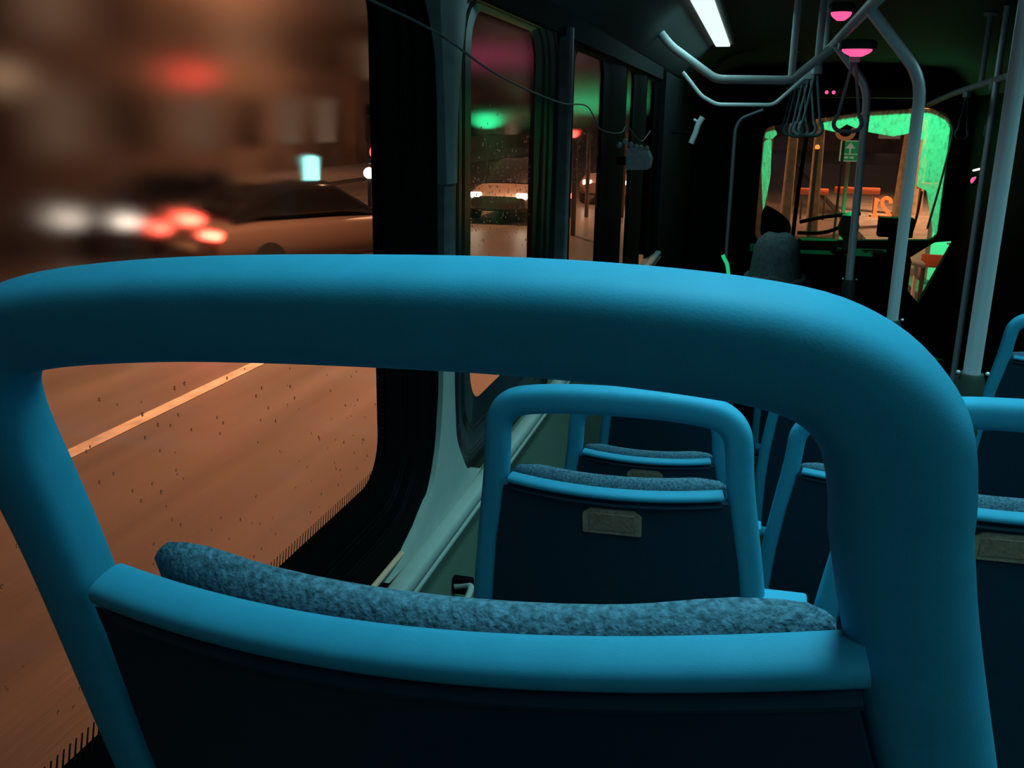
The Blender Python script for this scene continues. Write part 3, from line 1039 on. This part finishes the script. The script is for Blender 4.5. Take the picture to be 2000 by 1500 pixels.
tag(link('dash_fan', bm, M['plate']), 'small beige rounded fan on the dash under the sign post', 'fan')
# driver's cab: dark partition and driver's seat
bm = bmesh.new()
box(bm, -0.455, 0.02, 7.9, 7.94, 0.36, 2.75, bev=0.01)
structure(link('partition_cab', bm, M['black']))
t = thing('driver_seat', 'dark driver seat back silhouetted against the windscreen', 'seat', (0.22, 8.0, 0.35))
bpy.context.view_layer.update()
bm = bmesh.new()
prism(bm, rounded([(0.06, 0.9), (0.40, 0.9), (0.37, 1.50), (0.07, 1.50)], 0.08), 8.0, 8.12, 'y')
bmesh.ops.bevel(bm, geom=bm.edges[:], offset=0.02, segments=2, affect='EDGES')
at(link('backrest', bm, M['black']), t)
bm = bmesh.new()
prism(bm, rounded([(0.09, 1.51), (0.33, 1.51), (0.33, 1.62), (0.24, 1.70), (0.12, 1.76), (0.09, 1.7)], 0.05), 8.02, 8.10, 'y')
at(link('headrest', bm, M['black']), t)
bm = bmesh.new()
box(bm, 0.03, 0.43, 8.1, 8.5, 0.78, 0.9, bev=0.03)
at(link('seat_cushion', bm, M['black']), t)
bm = bmesh.new()
box(bm, 0.13, 0.33, 8.15, 8.4, 0.35, 0.8, bev=0.02)
at(link('pedestal', bm, M['black']), t)
# red reflection on the right wall, put in as a lamp, glowing strip over it
indicator('red reflection on the dark right wall near the front, built as a lamp', (1.82, 8.93, 1.960), 0.030, M['e_pink']).rotation_euler = (0, PI / 2 + 0.5, 0)
bm = bmesh.new()
box(bm, 1.81, 1.87, 8.955, 8.985, 2.04, 2.053, bev=0.003, rot=Matrix.Rotation(-0.3, 3, 'Y'))
tag(link('wall_glow_strip', bm, M['e_soft']), 'short glowing strip put in above the red reflection on the right wall', 'marker')
# beige panel strip above the windscreen, green-lit grip near the passenger
bm = bmesh.new()
box(bm, 0.50, 1.42, 9.36, 9.50, 2.63, 2.72, bev=0.01)
structure(link('trim_header', bm, M['plate']))

# seated passenger with the hood up
def passenger():
    t = thing('person', 'seated person in a dark hooded jacket, seen from behind', 'person', (0.155, 5.30, 0.35))
    me = bpy.data.meshes.new('body')
    V = [((0, 0, 0.50), 0.15), ((0, -0.03, 0.72), 0.145), ((0, -0.05, 0.95), 0.16), ((0, -0.03, 1.12), 0.13), ((0, -0.01, 1.20), 0.06), ((0, 0.0, 1.28), 0.075), ((0, 0.01, 1.38), 0.09), ((0, 0.01, 1.45), 0.06)]
    E = [(i, i + 1) for i in range(7)]
    def add(parent, pts):
        p = parent
        for co, r in pts:
            V.append((co, r)); E.append((p, len(V) - 1)); p = len(V) - 1
        return p
    for s in (-1, 1):
        hnd = add(3, [((s * 0.17, -0.03, 1.08), 0.075), ((s * 0.23, 0.0, 0.88), 0.052), ((s * 0.24, 0.06, 0.76), 0.045), ((s * 0.17, 0.24, 0.68), 0.036), ((s * 0.12, 0.33, 0.66), 0.028)])
        for k in range(4):
            add(hnd, [((s * (0.10 + 0.014 * k), 0.37, 0.655), 0.010), ((s * (0.095 + 0.016 * k), 0.40 + 0.006 * (k in (1, 2)), 0.635), 0.008)])
        add(hnd, [((s * 0.09, 0.35, 0.665), 0.010), ((s * 0.075, 0.37, 0.655), 0.009)])
        add(0, [((s * 0.10, 0.06, 0.50), 0.095), ((s * 0.13, 0.42, 0.50), 0.065), ((s * 0.13, 0.44, 0.28), 0.05), ((s * 0.13, 0.44, 0.08), 0.038), ((s * 0.14, 0.56, 0.04), 0.03)])
    me.from_pydata([v[0] for v in V], E, [])
    o = bpy.data.objects.new('body', me)
    C.objects.link(o)
    sk = o.modifiers.new('skin', 'SKIN')
    for i, v in enumerate(V):
        me.skin_vertices[0].data[i].radius = (v[1], v[1])
    me.skin_vertices[0].data[0].use_root = True
    o.modifiers.new('sub', 'SUBSURF').levels = 1
    me.materials.append(M['cloth'])
    o.parent = t
    # face under the hood
    bm = bmesh.new()
    bmesh.ops.create_uvsphere(bm, u_segments=16, v_segments=12, radius=0.085)
    for v in bm.verts:
        v.co.z *= 1.25
        if v.co.y > 0.06 and abs(v.co.x) < 0.02 and -0.03 < v.co.z < 0.015: v.co.y += 0.022     # nose
        v.co += Vector((0, 0.035, 1.36))
    link('face', bm, M['skin'], t)
    # hood: dome with a crest seam, open at the front
    bm = bmesh.new()
    rings = []
    prof = [(0.142, 1.235), (0.134, 1.28), (0.128, 1.34), (0.121, 1.40), (0.105, 1.445), (0.07, 1.472), (0.03, 1.478)]
    for r, z in prof:
        ring = []
        for j in range(28):
            a = 2 * PI * j / 28
            x = r * math.copysign(abs(math.cos(a)) ** 0.9, math.cos(a)); y = r * 1.05 * math.sin(a)
            dz = 0.012 * math.exp(-((abs(x) - 0.045) / 0.03) ** 2) if z > 1.42 else 0.0
            if y > r * 0.6 and z < 1.42: y -= (y - r * 0.6) * 0.8
            ring.append(bm.verts.new((x, y, z + dz)))
        rings.append(ring)
    for a, b in zip(rings, rings[1:]):
        for j in range(28):
            bm.faces.new((a[j], a[(j + 1) % 28], b[(j + 1) % 28], b[j]))
    bm.faces.new(rings[-1])
    link('hood', bm, M['cloth'], t)
    # bunched collar
    bm = bmesh.new()
    pts = []
    for j in range(33):
        a = 2 * PI * j / 32
        pts.append((0.145 * math.cos(a), 0.13 * math.sin(a) - 0.005, 1.235 + 0.012 * math.sin(3 * a + 0.6) + 0.006 * math.sin(7 * a)))
    sweep(bm, pts, lambda i, n: super_e(0.022, 0.024, 12, 2.2))
    link('collar', bm, M['collar'], t)
passenger()
# seat under the passenger
s = copy_tree(first)
s.location = (0.155, 4.90, 1.14)
s['label'] = 'bus seat under the hooded passenger'
# grip left of the passenger; the green light on it is put in as glow
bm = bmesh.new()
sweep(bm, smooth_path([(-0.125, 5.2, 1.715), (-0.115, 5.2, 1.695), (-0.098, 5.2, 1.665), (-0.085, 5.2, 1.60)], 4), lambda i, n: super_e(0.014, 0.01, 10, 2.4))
tag(link('seat_grip', bm, emis('grip_light_glow', (0.03, 0.9, 0.35), 0.55)), 'small grip left of the hooded passenger, its green light put in as glow', 'grip')

# ------------------------------------------------------------------ the street
bm = bmesh.new()
box(bm, -60, 60, -25, 150, -0.4, 0.0)
structure(link('road', bm, M['asphalt'], smooth=False))
bm = bmesh.new()
box(bm, 2.35, 9, -25, 60, 0.0, 0.14)
structure(link('pavement_right', bm, M['pavement'], smooth=False))
bm = bmesh.new()
box(bm, -19, -14.6, -25, 120, 0.0, 0.14)
structure(link('pavement_left', bm, M['pavement'], smooth=False))
for k, (x, y0, y1, w) in enumerate([(-4.66, -5, 9.5, 0.14), (-9.0, 2, 8.0, 0.14), (-9.0, 12.0, 40.0, 0.14)]):
    bm = bmesh.new()
    box(bm, x - w / 2, x + w / 2, y0, y1, 0.0, 0.006)
    structure(link('road_line', bm, M['lineworn'], smooth=False))

# cars
def make_car(name, label, loc, rz, paint, front=True, head='e_white', tail='e_tail', group=None):
    t = thing(name, label, 'car', loc, rz, group)
    # body: cross-sections along the length (y forward)
    bm = bmesh.new()
    secs = [(-2.15, 0.62, 0.40, 0.78), (-2.05, 0.80, 0.30, 0.90), (-1.4, 0.86, 0.24, 0.94), (0.0, 0.88, 0.22, 0.92), (1.1, 0.87, 0.22, 0.88), (1.85, 0.82, 0.26, 0.76), (2.10, 0.66, 0.34, 0.64)]
    rings = []
    for y, hw, z0, z1 in secs:
        rings.append([bm.verts.new((a * hw, y, (z0 + z1) / 2 + b * (z1 - z0) / 2)) for a, b in super_e(1, 1, 20, 4)])
    for a, b in zip(rings, rings[1:]):
        for j in range(20):
            bm.faces.new((a[j], a[(j + 1) % 20], b[(j + 1) % 20], b[j]))
    bm.faces.new(rings[0]); bm.faces.new(rings[-1])
    link('body', bm, M[paint], t)
    bm = bmesh.new()
    secs = [(-1.75, 0.60, 0.88, 0.94), (-1.25, 0.62, 0.86, 1.36), (-0.6, 0.63, 0.86, 1.45), (0.2, 0.62, 0.86, 1.42), (0.75, 0.6, 0.84, 1.12), (1.1, 0.58, 0.82, 0.90)]
    rings = []
    for y, hw, z0, z1 in secs:
        rings.append([bm.verts.new(((a * hw) * (1.15 if b < 0 else 1.0), y, (z0 + z1) / 2 + b * (z1 - z0) / 2)) for a, b in super_e(1, 1, 20, 4)])
    for a, b in zip(rings, rings[1:]):
        for j in range(20):
            bm.faces.new((a[j], a[(j + 1) % 20], b[(j + 1) % 20], b[j]))
    bm.faces.new(rings[0]); bm.faces.new(rings[-1])
    link('cabin_glass', bm, M['carglass'], t)
    for sx in (-1, 1):
        for sy in (-1.3, 1.3):
            bm = bmesh.new()
            lathe(bm, [(0.2, -0.1), (0.3, -0.09), (0.32, -0.05), (0.32, 0.05), (0.3, 0.09), (0.2, 0.1)], 20, (sx * 0.78, sy, 0.32), 'x')
            link('wheel', bm, M['tyre'], t)
        bm = bmesh.new()
        box(bm, sx * 0.56 - 0.13, sx * 0.56 + 0.13, 1.98, 2.10, 0.58, 0.72, bev=0.03)
        link('headlamp', bm, M[head], t)
        bm = bmesh.new()
        box(bm, sx * 0.62 - 0.17, sx * 0.62 + 0.17, -2.16, -2.02, 0.70, 0.82, bev=0.03)
        link('tail_lamp', bm, M[tail], t)
    bm = bmesh.new()
    box(bm, -0.22, 0.22, -2.08, -1.98, 0.86, 1.0, bev=0.02)
    link('brake_lamp', bm, M[tail], t)
    bm = bmesh.new()
    box(bm, -0.26, 0.26, -2.18, -2.12, 0.50, 0.61, bev=0.01)
    link('number_plate', bm, M['carpale'], t)
    return t
M['lampoff'] = mat('unlit_lamp', (0.3, 0.28, 0.26), 0.3)
M['tailoff'] = mat('unlit_tail_lamp', (0.2, 0.02, 0.02), 0.3)
rzt = math.atan2(-0.72, 1.52)
make_car('car', 'dark car with red tail lamps, seen from behind through the left window', (-7.84 + 2.1 * 0.43, 12.15 + 2.1 * 0.90, 0.0), rzt, 'carpaint', head='lampoff')
make_car('car', 'oncoming car with soft white headlamps at the left edge of the window', (-10.75, 16.1, -0.03), PI, 'carpaint', head='e_soft', tail='tailoff', group='oncoming cars')
make_car('car', 'oncoming car with bright headlamps in the second window', (-5.79, 24.0, 0.0), PI, 'carpaint', tail='tailoff', group='oncoming cars')
make_car('car', 'oncoming car with bright headlamps in the third and fourth windows', (-4.14, 30.0, 0.0), PI, 'carpaint', tail='tailoff', group='oncoming cars')
# traffic signals
def signal(label, loc, mt, r=0.16, dx=0.0, stretch=1.0, h=None, base=0.0):
    x, y, z = loc
    t = thing('traffic_signal', label, 'traffic signal', (x, y, base))
    bpy.context.view_layer.update()
    bm = bmesh.new()
    box(bm, x - r * 1.5, x + r * 1.5, y + 0.02, y + 0.22, z - r * 1.6, z + r * 4.8, bev=0.03)
    at(link('head', bm, M['post']), t)
    for k, mm in enumerate((mt, M['lampdark'], M['lampdark'])):
        bm = bmesh.new()
        lathe(bm, [(r * 0.4, -0.04), (r * 0.8, -0.025), (r, 0.0), (r, 0.04)], 20, (x, y, z + k * r * 2.1), 'y')
        for v in bm.verts:
            v.co.x = x + (v.co.x - x) * stretch
        at(link('lens', bm, mm), t)
    bm = bmesh.new()
    if dx:
        sweep(bm, bent([(x + dx, y + 0.30, base), (x + dx, y + 0.30, z + r * 3), (x, y + 0.30, z + r * 3), (x, y + 0.15, z + r * 3)], 0.05), circ(0.05, 12))
    else:
        tube(bm, [(x, y + 0.26, base), (x, y + 0.26, z + r * 5.2)], 0.055, smooth=False)
    at(link('post', bm, M['post']), t)
    return t
M['lampdark'] = mat('unlit_lens', (0.02, 0.02, 0.02), 0.3)
signal('red traffic signal glowing in the misted left window above the tail lamps', (-8.1, 13.0, 2.95), M['e_red'], 0.11, dx=-1.3)
signal('green traffic signal at mid height of the second window', (-5.0, 18.0, 2.36), M['e_green'], 0.15, dx=-0.95, stretch=1.7)
signal('green traffic signal high in the third window', (-4.07, 24.0, 2.85), M['e_green'], 0.30)
signal('green traffic signal high in the fourth window', (-3.20, 24.3, 3.01), M['e_green'], 0.165)
signal('green traffic signal high in the fifth window, farthest', (-2.67, 24.3, 2.96), M['e_green'], 0.165)
signal('small pink pedestrian signal at the right edge of the first window', (-7.05, 17.5, 1.74), M['e_red'], 0.14)
signal('small red signal at the left edge of the third window', (-3.68, 20.0, 2.12), M['e_red'], 0.08)
signal('green traffic signal ahead of the bus at the kerb', (1.7, 11.4, 4.7), M['e_green'], 0.13, dx=2.2)
def spot(name, loc, e, tgt, ang):
    o = light(name, 'SPOT', loc, e, (0.015, 1.0, 0.36), 0.12, target=tgt)
    o.data.spot_size = math.radians(ang)
    o.data.spot_blend = 0.4
spot('signal_green_light', (1.6, 11.25, 4.5), 700, (1.15, 9.56, 2.3), 46)
spot('green_ground_fill', (3.1, 11.4, 4.6), 1900, (3.4, 16.6, 0.1), 42)  # extra green spot added to tint the kerb ground; no signal holds it

# teal lit pillar and white lamp in the first window
t = thing('lit_pillar', 'teal glowing advertising pillar in the first window', 'pillar', (-8.66, 18.0, 0))
bm = bmesh.new()
box(bm, -0.16, 0.16, -0.1, 0.1, 0.92, 1.62, bev=0.08)
link('lit_panel', bm, M['e_teal'], t)
bm = bmesh.new()
box(bm, -0.09, 0.09, -0.08, 0.08, 0.0, 0.93, bev=0.02)
link('pedestal', bm, M['post'], t)
def post_lamp(label, x, y, z, mt, r, top=None):
    t = thing('post_lamp', label, 'lamp', (x, y, 0))
    bm = bmesh.new()
    bmesh.ops.create_uvsphere(bm, u_segments=16, v_segments=10, radius=r)
    for v in bm.verts: v.co.z += z
    link('globe', bm, mt, t)
    bm = bmesh.new()
    tube(bm, [(0, 0, 0), (0, 0, z - r * 0.8)], 0.04, smooth=False)
    link('post', bm, M['post'], t)
    return t
post_lamp('white lamp just below the pink signal at the window edge', -7.25, 17.6, 1.34, M['e_soft'], 0.11)
post_lamp('warm globe lamp cut off by the left edge of the picture', -12.25, 14.0, 2.94, M['e_dim'], 0.2)
post_lamp('small white lamp in the fifth window, farthest ahead', -3.05, 28.0, 0.754, M['e_white'], 0.16)
post_lamp('small red marker lamp low in the third window', -4.42, 24.0, 0.54, M['e_red'], 0.07)

# street lamps (their light is set at the top)
def street_lamp(label, x, y, dx):
    t = thing('street_lamp', label, 'street lamp', (x, y, 0), 0, 'sodium street lamps')
    bm = bmesh.new()
    sweep(bm, smooth_path([(0, 0, 0), (0, 0, 4), (0, 0, 7.5), (dx * 0.3, 0, 8.7), (dx, 0, 9.0)], 6), circ(0.07, 10))
    link('mast', bm, M['post'], t)
    bm = bmesh.new()
    box(bm, dx - 0.35, dx + 0.35, -0.18, 0.18, 8.93, 9.08, bev=0.04)
    link('lantern', bm, M['post'], t)
    return t
street_lamp('sodium street lamp beside the near left pavement', -14.9, 9.6, 10.3)
street_lamp('sodium street lamp farther along the left pavement', -14.9, 25.0, 8.4)
street_lamp('sodium street lamp on the right pavement ahead', 7.5, 24.0, -2.0)

# buildings across the street and ahead; windows are parts
def building(label, x0, x1, y0, y1, h, mt, nx, nz, face, lit=0.3):
    t = thing('building', label, 'building', ((x0 + x1) / 2, (y0 + y1) / 2, 0))
    bpy.context.view_layer.update()
    bm = bmesh.new()
    box(bm, x0, x1, y0, y1, 0, h)
    at(link('walls', bm, M[mt], smooth=False), t)
    bm = bmesh.new()
    box(bm, x0 - 0.2, x1 + 0.2, y0 - 0.2, y1 + 0.2, h, h + 0.4)
    at(link('cornice', bm, M[mt], smooth=False), t)
    for i in range(nx):
        for k in range(nz):
            f = (i + 0.5) / nx
            z = 1.2 + k * (h - 2.0) / nz
            hh = (h - 2.0) / nz * 0.6
            bm = bmesh.new()
            if face == 'x':
                yc = y0 + f * (y1 - y0); wd = (y1 - y0) / nx * 0.27
                box(bm, x1 - 0.05, x1 + 0.06, yc - wd, yc + wd, z, z + hh, bev=0.02)
            else:
                xc = x0 + f * (x1 - x0); wd = (x1 - x0) / nx * 0.27
                box(bm, xc - wd, xc + wd, y0 - 0.06, y0 + 0.05, z, z + hh, bev=0.02)
            at(link('window', bm, M['e_win'] if random.random() < lit else M['darkwin'], smooth=False), t)
    return t
# (facades stand across the street)
building('brown building across the street, in the left part of the first window', -30, -19, 4, 22, 13, 'facade', 6, 4, 'x', 0.35)
building('grey building across the street, behind the teal pillar', -30, -19.5, 22.5, 44, 15, 'facade_grey', 6, 4, 'x', 0.4)
building('brown building far down the street beyond the second window', -30, -19, 44.5, 90, 14, 'facade', 8, 4, 'x', 0.4)
building('building closing the street ahead of the windscreen', -18, 24, 95, 110, 18, 'facade_grey', 12, 5, 'y', 0.45)
building('brown building on the right pavement ahead', 9.5, 20, 14, 60, 13, 'facade', 8, 4, 'y', 0.3)

# red shop sign high in the second window
t = thing('shop_sign', 'pink red lit sign high in the second window', 'sign', (-10.0, 36.0, 0))
bm = bmesh.new()
box(bm, -0.5, 0.5, -0.08, 0.08, 4.5, 4.8, bev=0.05)
link('lit_face', bm, M['e_pink'], t)
bm = bmesh.new()
tube(bm, [(0, 0.1, 0), (0, 0.1, 4.5)], 0.08, smooth=False)
link('post', bm, M['post'], t)

# the road sign ahead, its post, an amber ring over it
t = thing('road_sign', 'green road sign with white border and arrow on a cream post', 'road sign', (1.43, 16.05, 0))
bm = bmesh.new()
prism(bm, rounded([(-0.15, 1.84), (0.15, 1.84), (0.15, 2.16), (-0.15, 2.16)], 0.025), -0.02, 0.0, 'y')
link('board', bm, M['signwhite'], t)
for z0, z1 in ((1.855, 1.945), (1.96, 2.145)):
    bm = bmesh.new()
    prism(bm, rounded([(-0.132, z0), (0.132, z0), (0.132, z1), (-0.132, z1)], 0.012), -0.026, -0.019, 'y')
    link('green_field', bm, M['signgreen'], t)
bm = bmesh.new()
prism(bm, [(-0.075, 2.04), (0.0, 2.13), (0.075, 2.04)], -0.032, -0.025, 'y')
prism(bm, [(-0.012, 1.965), (0.012, 1.965), (0.012, 2.045), (-0.012, 2.045)], -0.032, -0.025, 'y')
for sx in (-0.045, 0.035):
    prism(bm, rounded([(sx - 0.03, 1.885), (sx + 0.03, 1.885), (sx + 0.03, 1.918), (sx - 0.03, 1.918)], 0.012), -0.032, -0.025, 'y')
link('arrow', bm, M['signwhite'], t)
bm = bmesh.new()
tube(bm, [(0.0, 0.03, 0), (0.0, 0.03, 2.1)], 0.032, smooth=False)
link('post', bm, M['paleposts'], t)

t = thing('ring_lamp', 'amber open ring sign above the green road sign', 'sign', (1.30, 15.6, 0))
bm = bmesh.new()
sweep(bm, [(0.12 * math.cos(a) * 1.0, 0, 2.29 + 0.10 * math.sin(a)) for a in [PI * 0.8 + k * (PI * 1.4) / 16 for k in range(17)]], circ(0.03, 8))
link('ring', bm, mat('amber_board', (0.6, 0.28, 0.12), 0.5, emit=(0.6, 0.22, 0.07), es=0.25), t)
bm = bmesh.new()
tube(bm, [(0.0, 0.12, 0), (0.0, 0.12, 2.2)], 0.02, smooth=False)
link('post', bm, M['post'], t)

# pale trunks and posts ahead
def tree(label, x, y, r, h, lean=0.0):
    t = thing('street_tree', label, 'tree', (x, y, 0))
    bm = bmesh.new()
    sweep(bm, smooth_path([(0, 0, 0), (lean * 0.3, 0, h * 0.4), (lean, 0, h)], 6), lambda i, n: [(a * (1.25 - 0.5 * i / n), b * (1.25 - 0.5 * i / n)) for a, b in super_e(r, r, 12, 2)])
    link('trunk', bm, M['trunk'], t)
    bm = bmesh.new()
    for k in range(5):
        a = k * 1.26
        tube(bm, [(lean, 0, h * 0.9), (lean + 0.4 * math.cos(a), 0.4 * math.sin(a), h * 1.15), (lean + 0.8 * math.cos(a), 0.8 * math.sin(a), h * 1.5)], r * 0.35)
    link('branches', bm, M['trunk'], t)
    return t
tree('pale tree trunk left of the road sign', 1.33, 22.0, 0.11, 4.2, -0.05)
tree('pale tree trunk at the left edge of the windscreen', 0.16, 19.0, 0.11, 4.4, 0.1)
tree('thick pale tree trunk behind the line number', 3.4, 24.0, 0.16, 5.0, 0.15)
tree('slender pale trunk beside the black windscreen upright', 0.72, 21.0, 0.10, 4.5, 0.05)
tree('trunk near the right edge of the windscreen', 4.1, 27.0, 0.22, 5.0, -0.1)
t = post_lamp('small amber lamp on the pale trunk side, upper left of the road sign', 1.2, 20.5, 1.95, M['e_amber'], 0.05)

# orange barrier boards ahead, kerbside boards in the low window
def barrier(label, x, y, w, z, mt, rz=0.0):
    t = thing('barrier', label, 'barrier', (x, y, 0), rz)
    bm = bmesh.new()
    box(bm, -w / 2, w / 2, -0.02, 0.02, z - 0.08, z + 0.08, bev=0.01)
    link('board', bm, M[mt], t)
    for s in (-1, 1):
        bm = bmesh.new()
        box(bm, s * w * 0.4 - 0.025, s * w * 0.4 + 0.025, 0.0, 0.05, 0, z + 0.05, bev=0.005)
        link('leg', bm, M['post'], t)
    return t
M['orange_lit'] = M['orange']
barrier('orange barrier board between the poles below the road sign', 2.6, 26.0, 1.1, 0.78, 'orange')
barrier('orange barrier board left of the second pole', 1.55, 26.0, 0.7, 0.72, 'orange')
barrier('orange barrier board near the right edge of the windscreen', 4.5, 26.0, 1.0, 0.95, 'orange')
barrier('orange board seen through the low kerb window', 2.30, 12.6, 0.40, 0.79, 'orange', -0.1)
bm = bmesh.new()
box(bm, 1.76, 2.00, 11.6, 11.9, 0.85, 0.92, bev=0.03, rot=Matrix.Rotation(0.3, 3, 'Y'))
box(bm, 1.90, 1.93, 11.7, 11.8, 0.0, 0.86)
tag(link('white_marker', bm, M['white']), 'white tilted marker lit green in the low kerb window', 'marker')
t = thing('utility_cabinet', 'pale cabinet lit green, seen through the low kerb window', 'cabinet', (2.95, 15.2, 0.14))
bm = bmesh.new()
box(bm, -0.35, 0.35, -0.2, 0.2, 0.05, 1.1, bev=0.03)
link('housing', bm, M['white'], t)
bm = bmesh.new()
box(bm, -0.13, 0.12, -0.23, -0.19, 0.62, 0.9, bev=0.01)
link('notice', bm, M['signwhite'], t)
bm = bmesh.new()
box(bm, -0.38, 0.38, -0.23, 0.23, 0.0, 0.06, bev=0.01)
link('plinth', bm, M['post'], t)
bpy.context.view_layer.update()
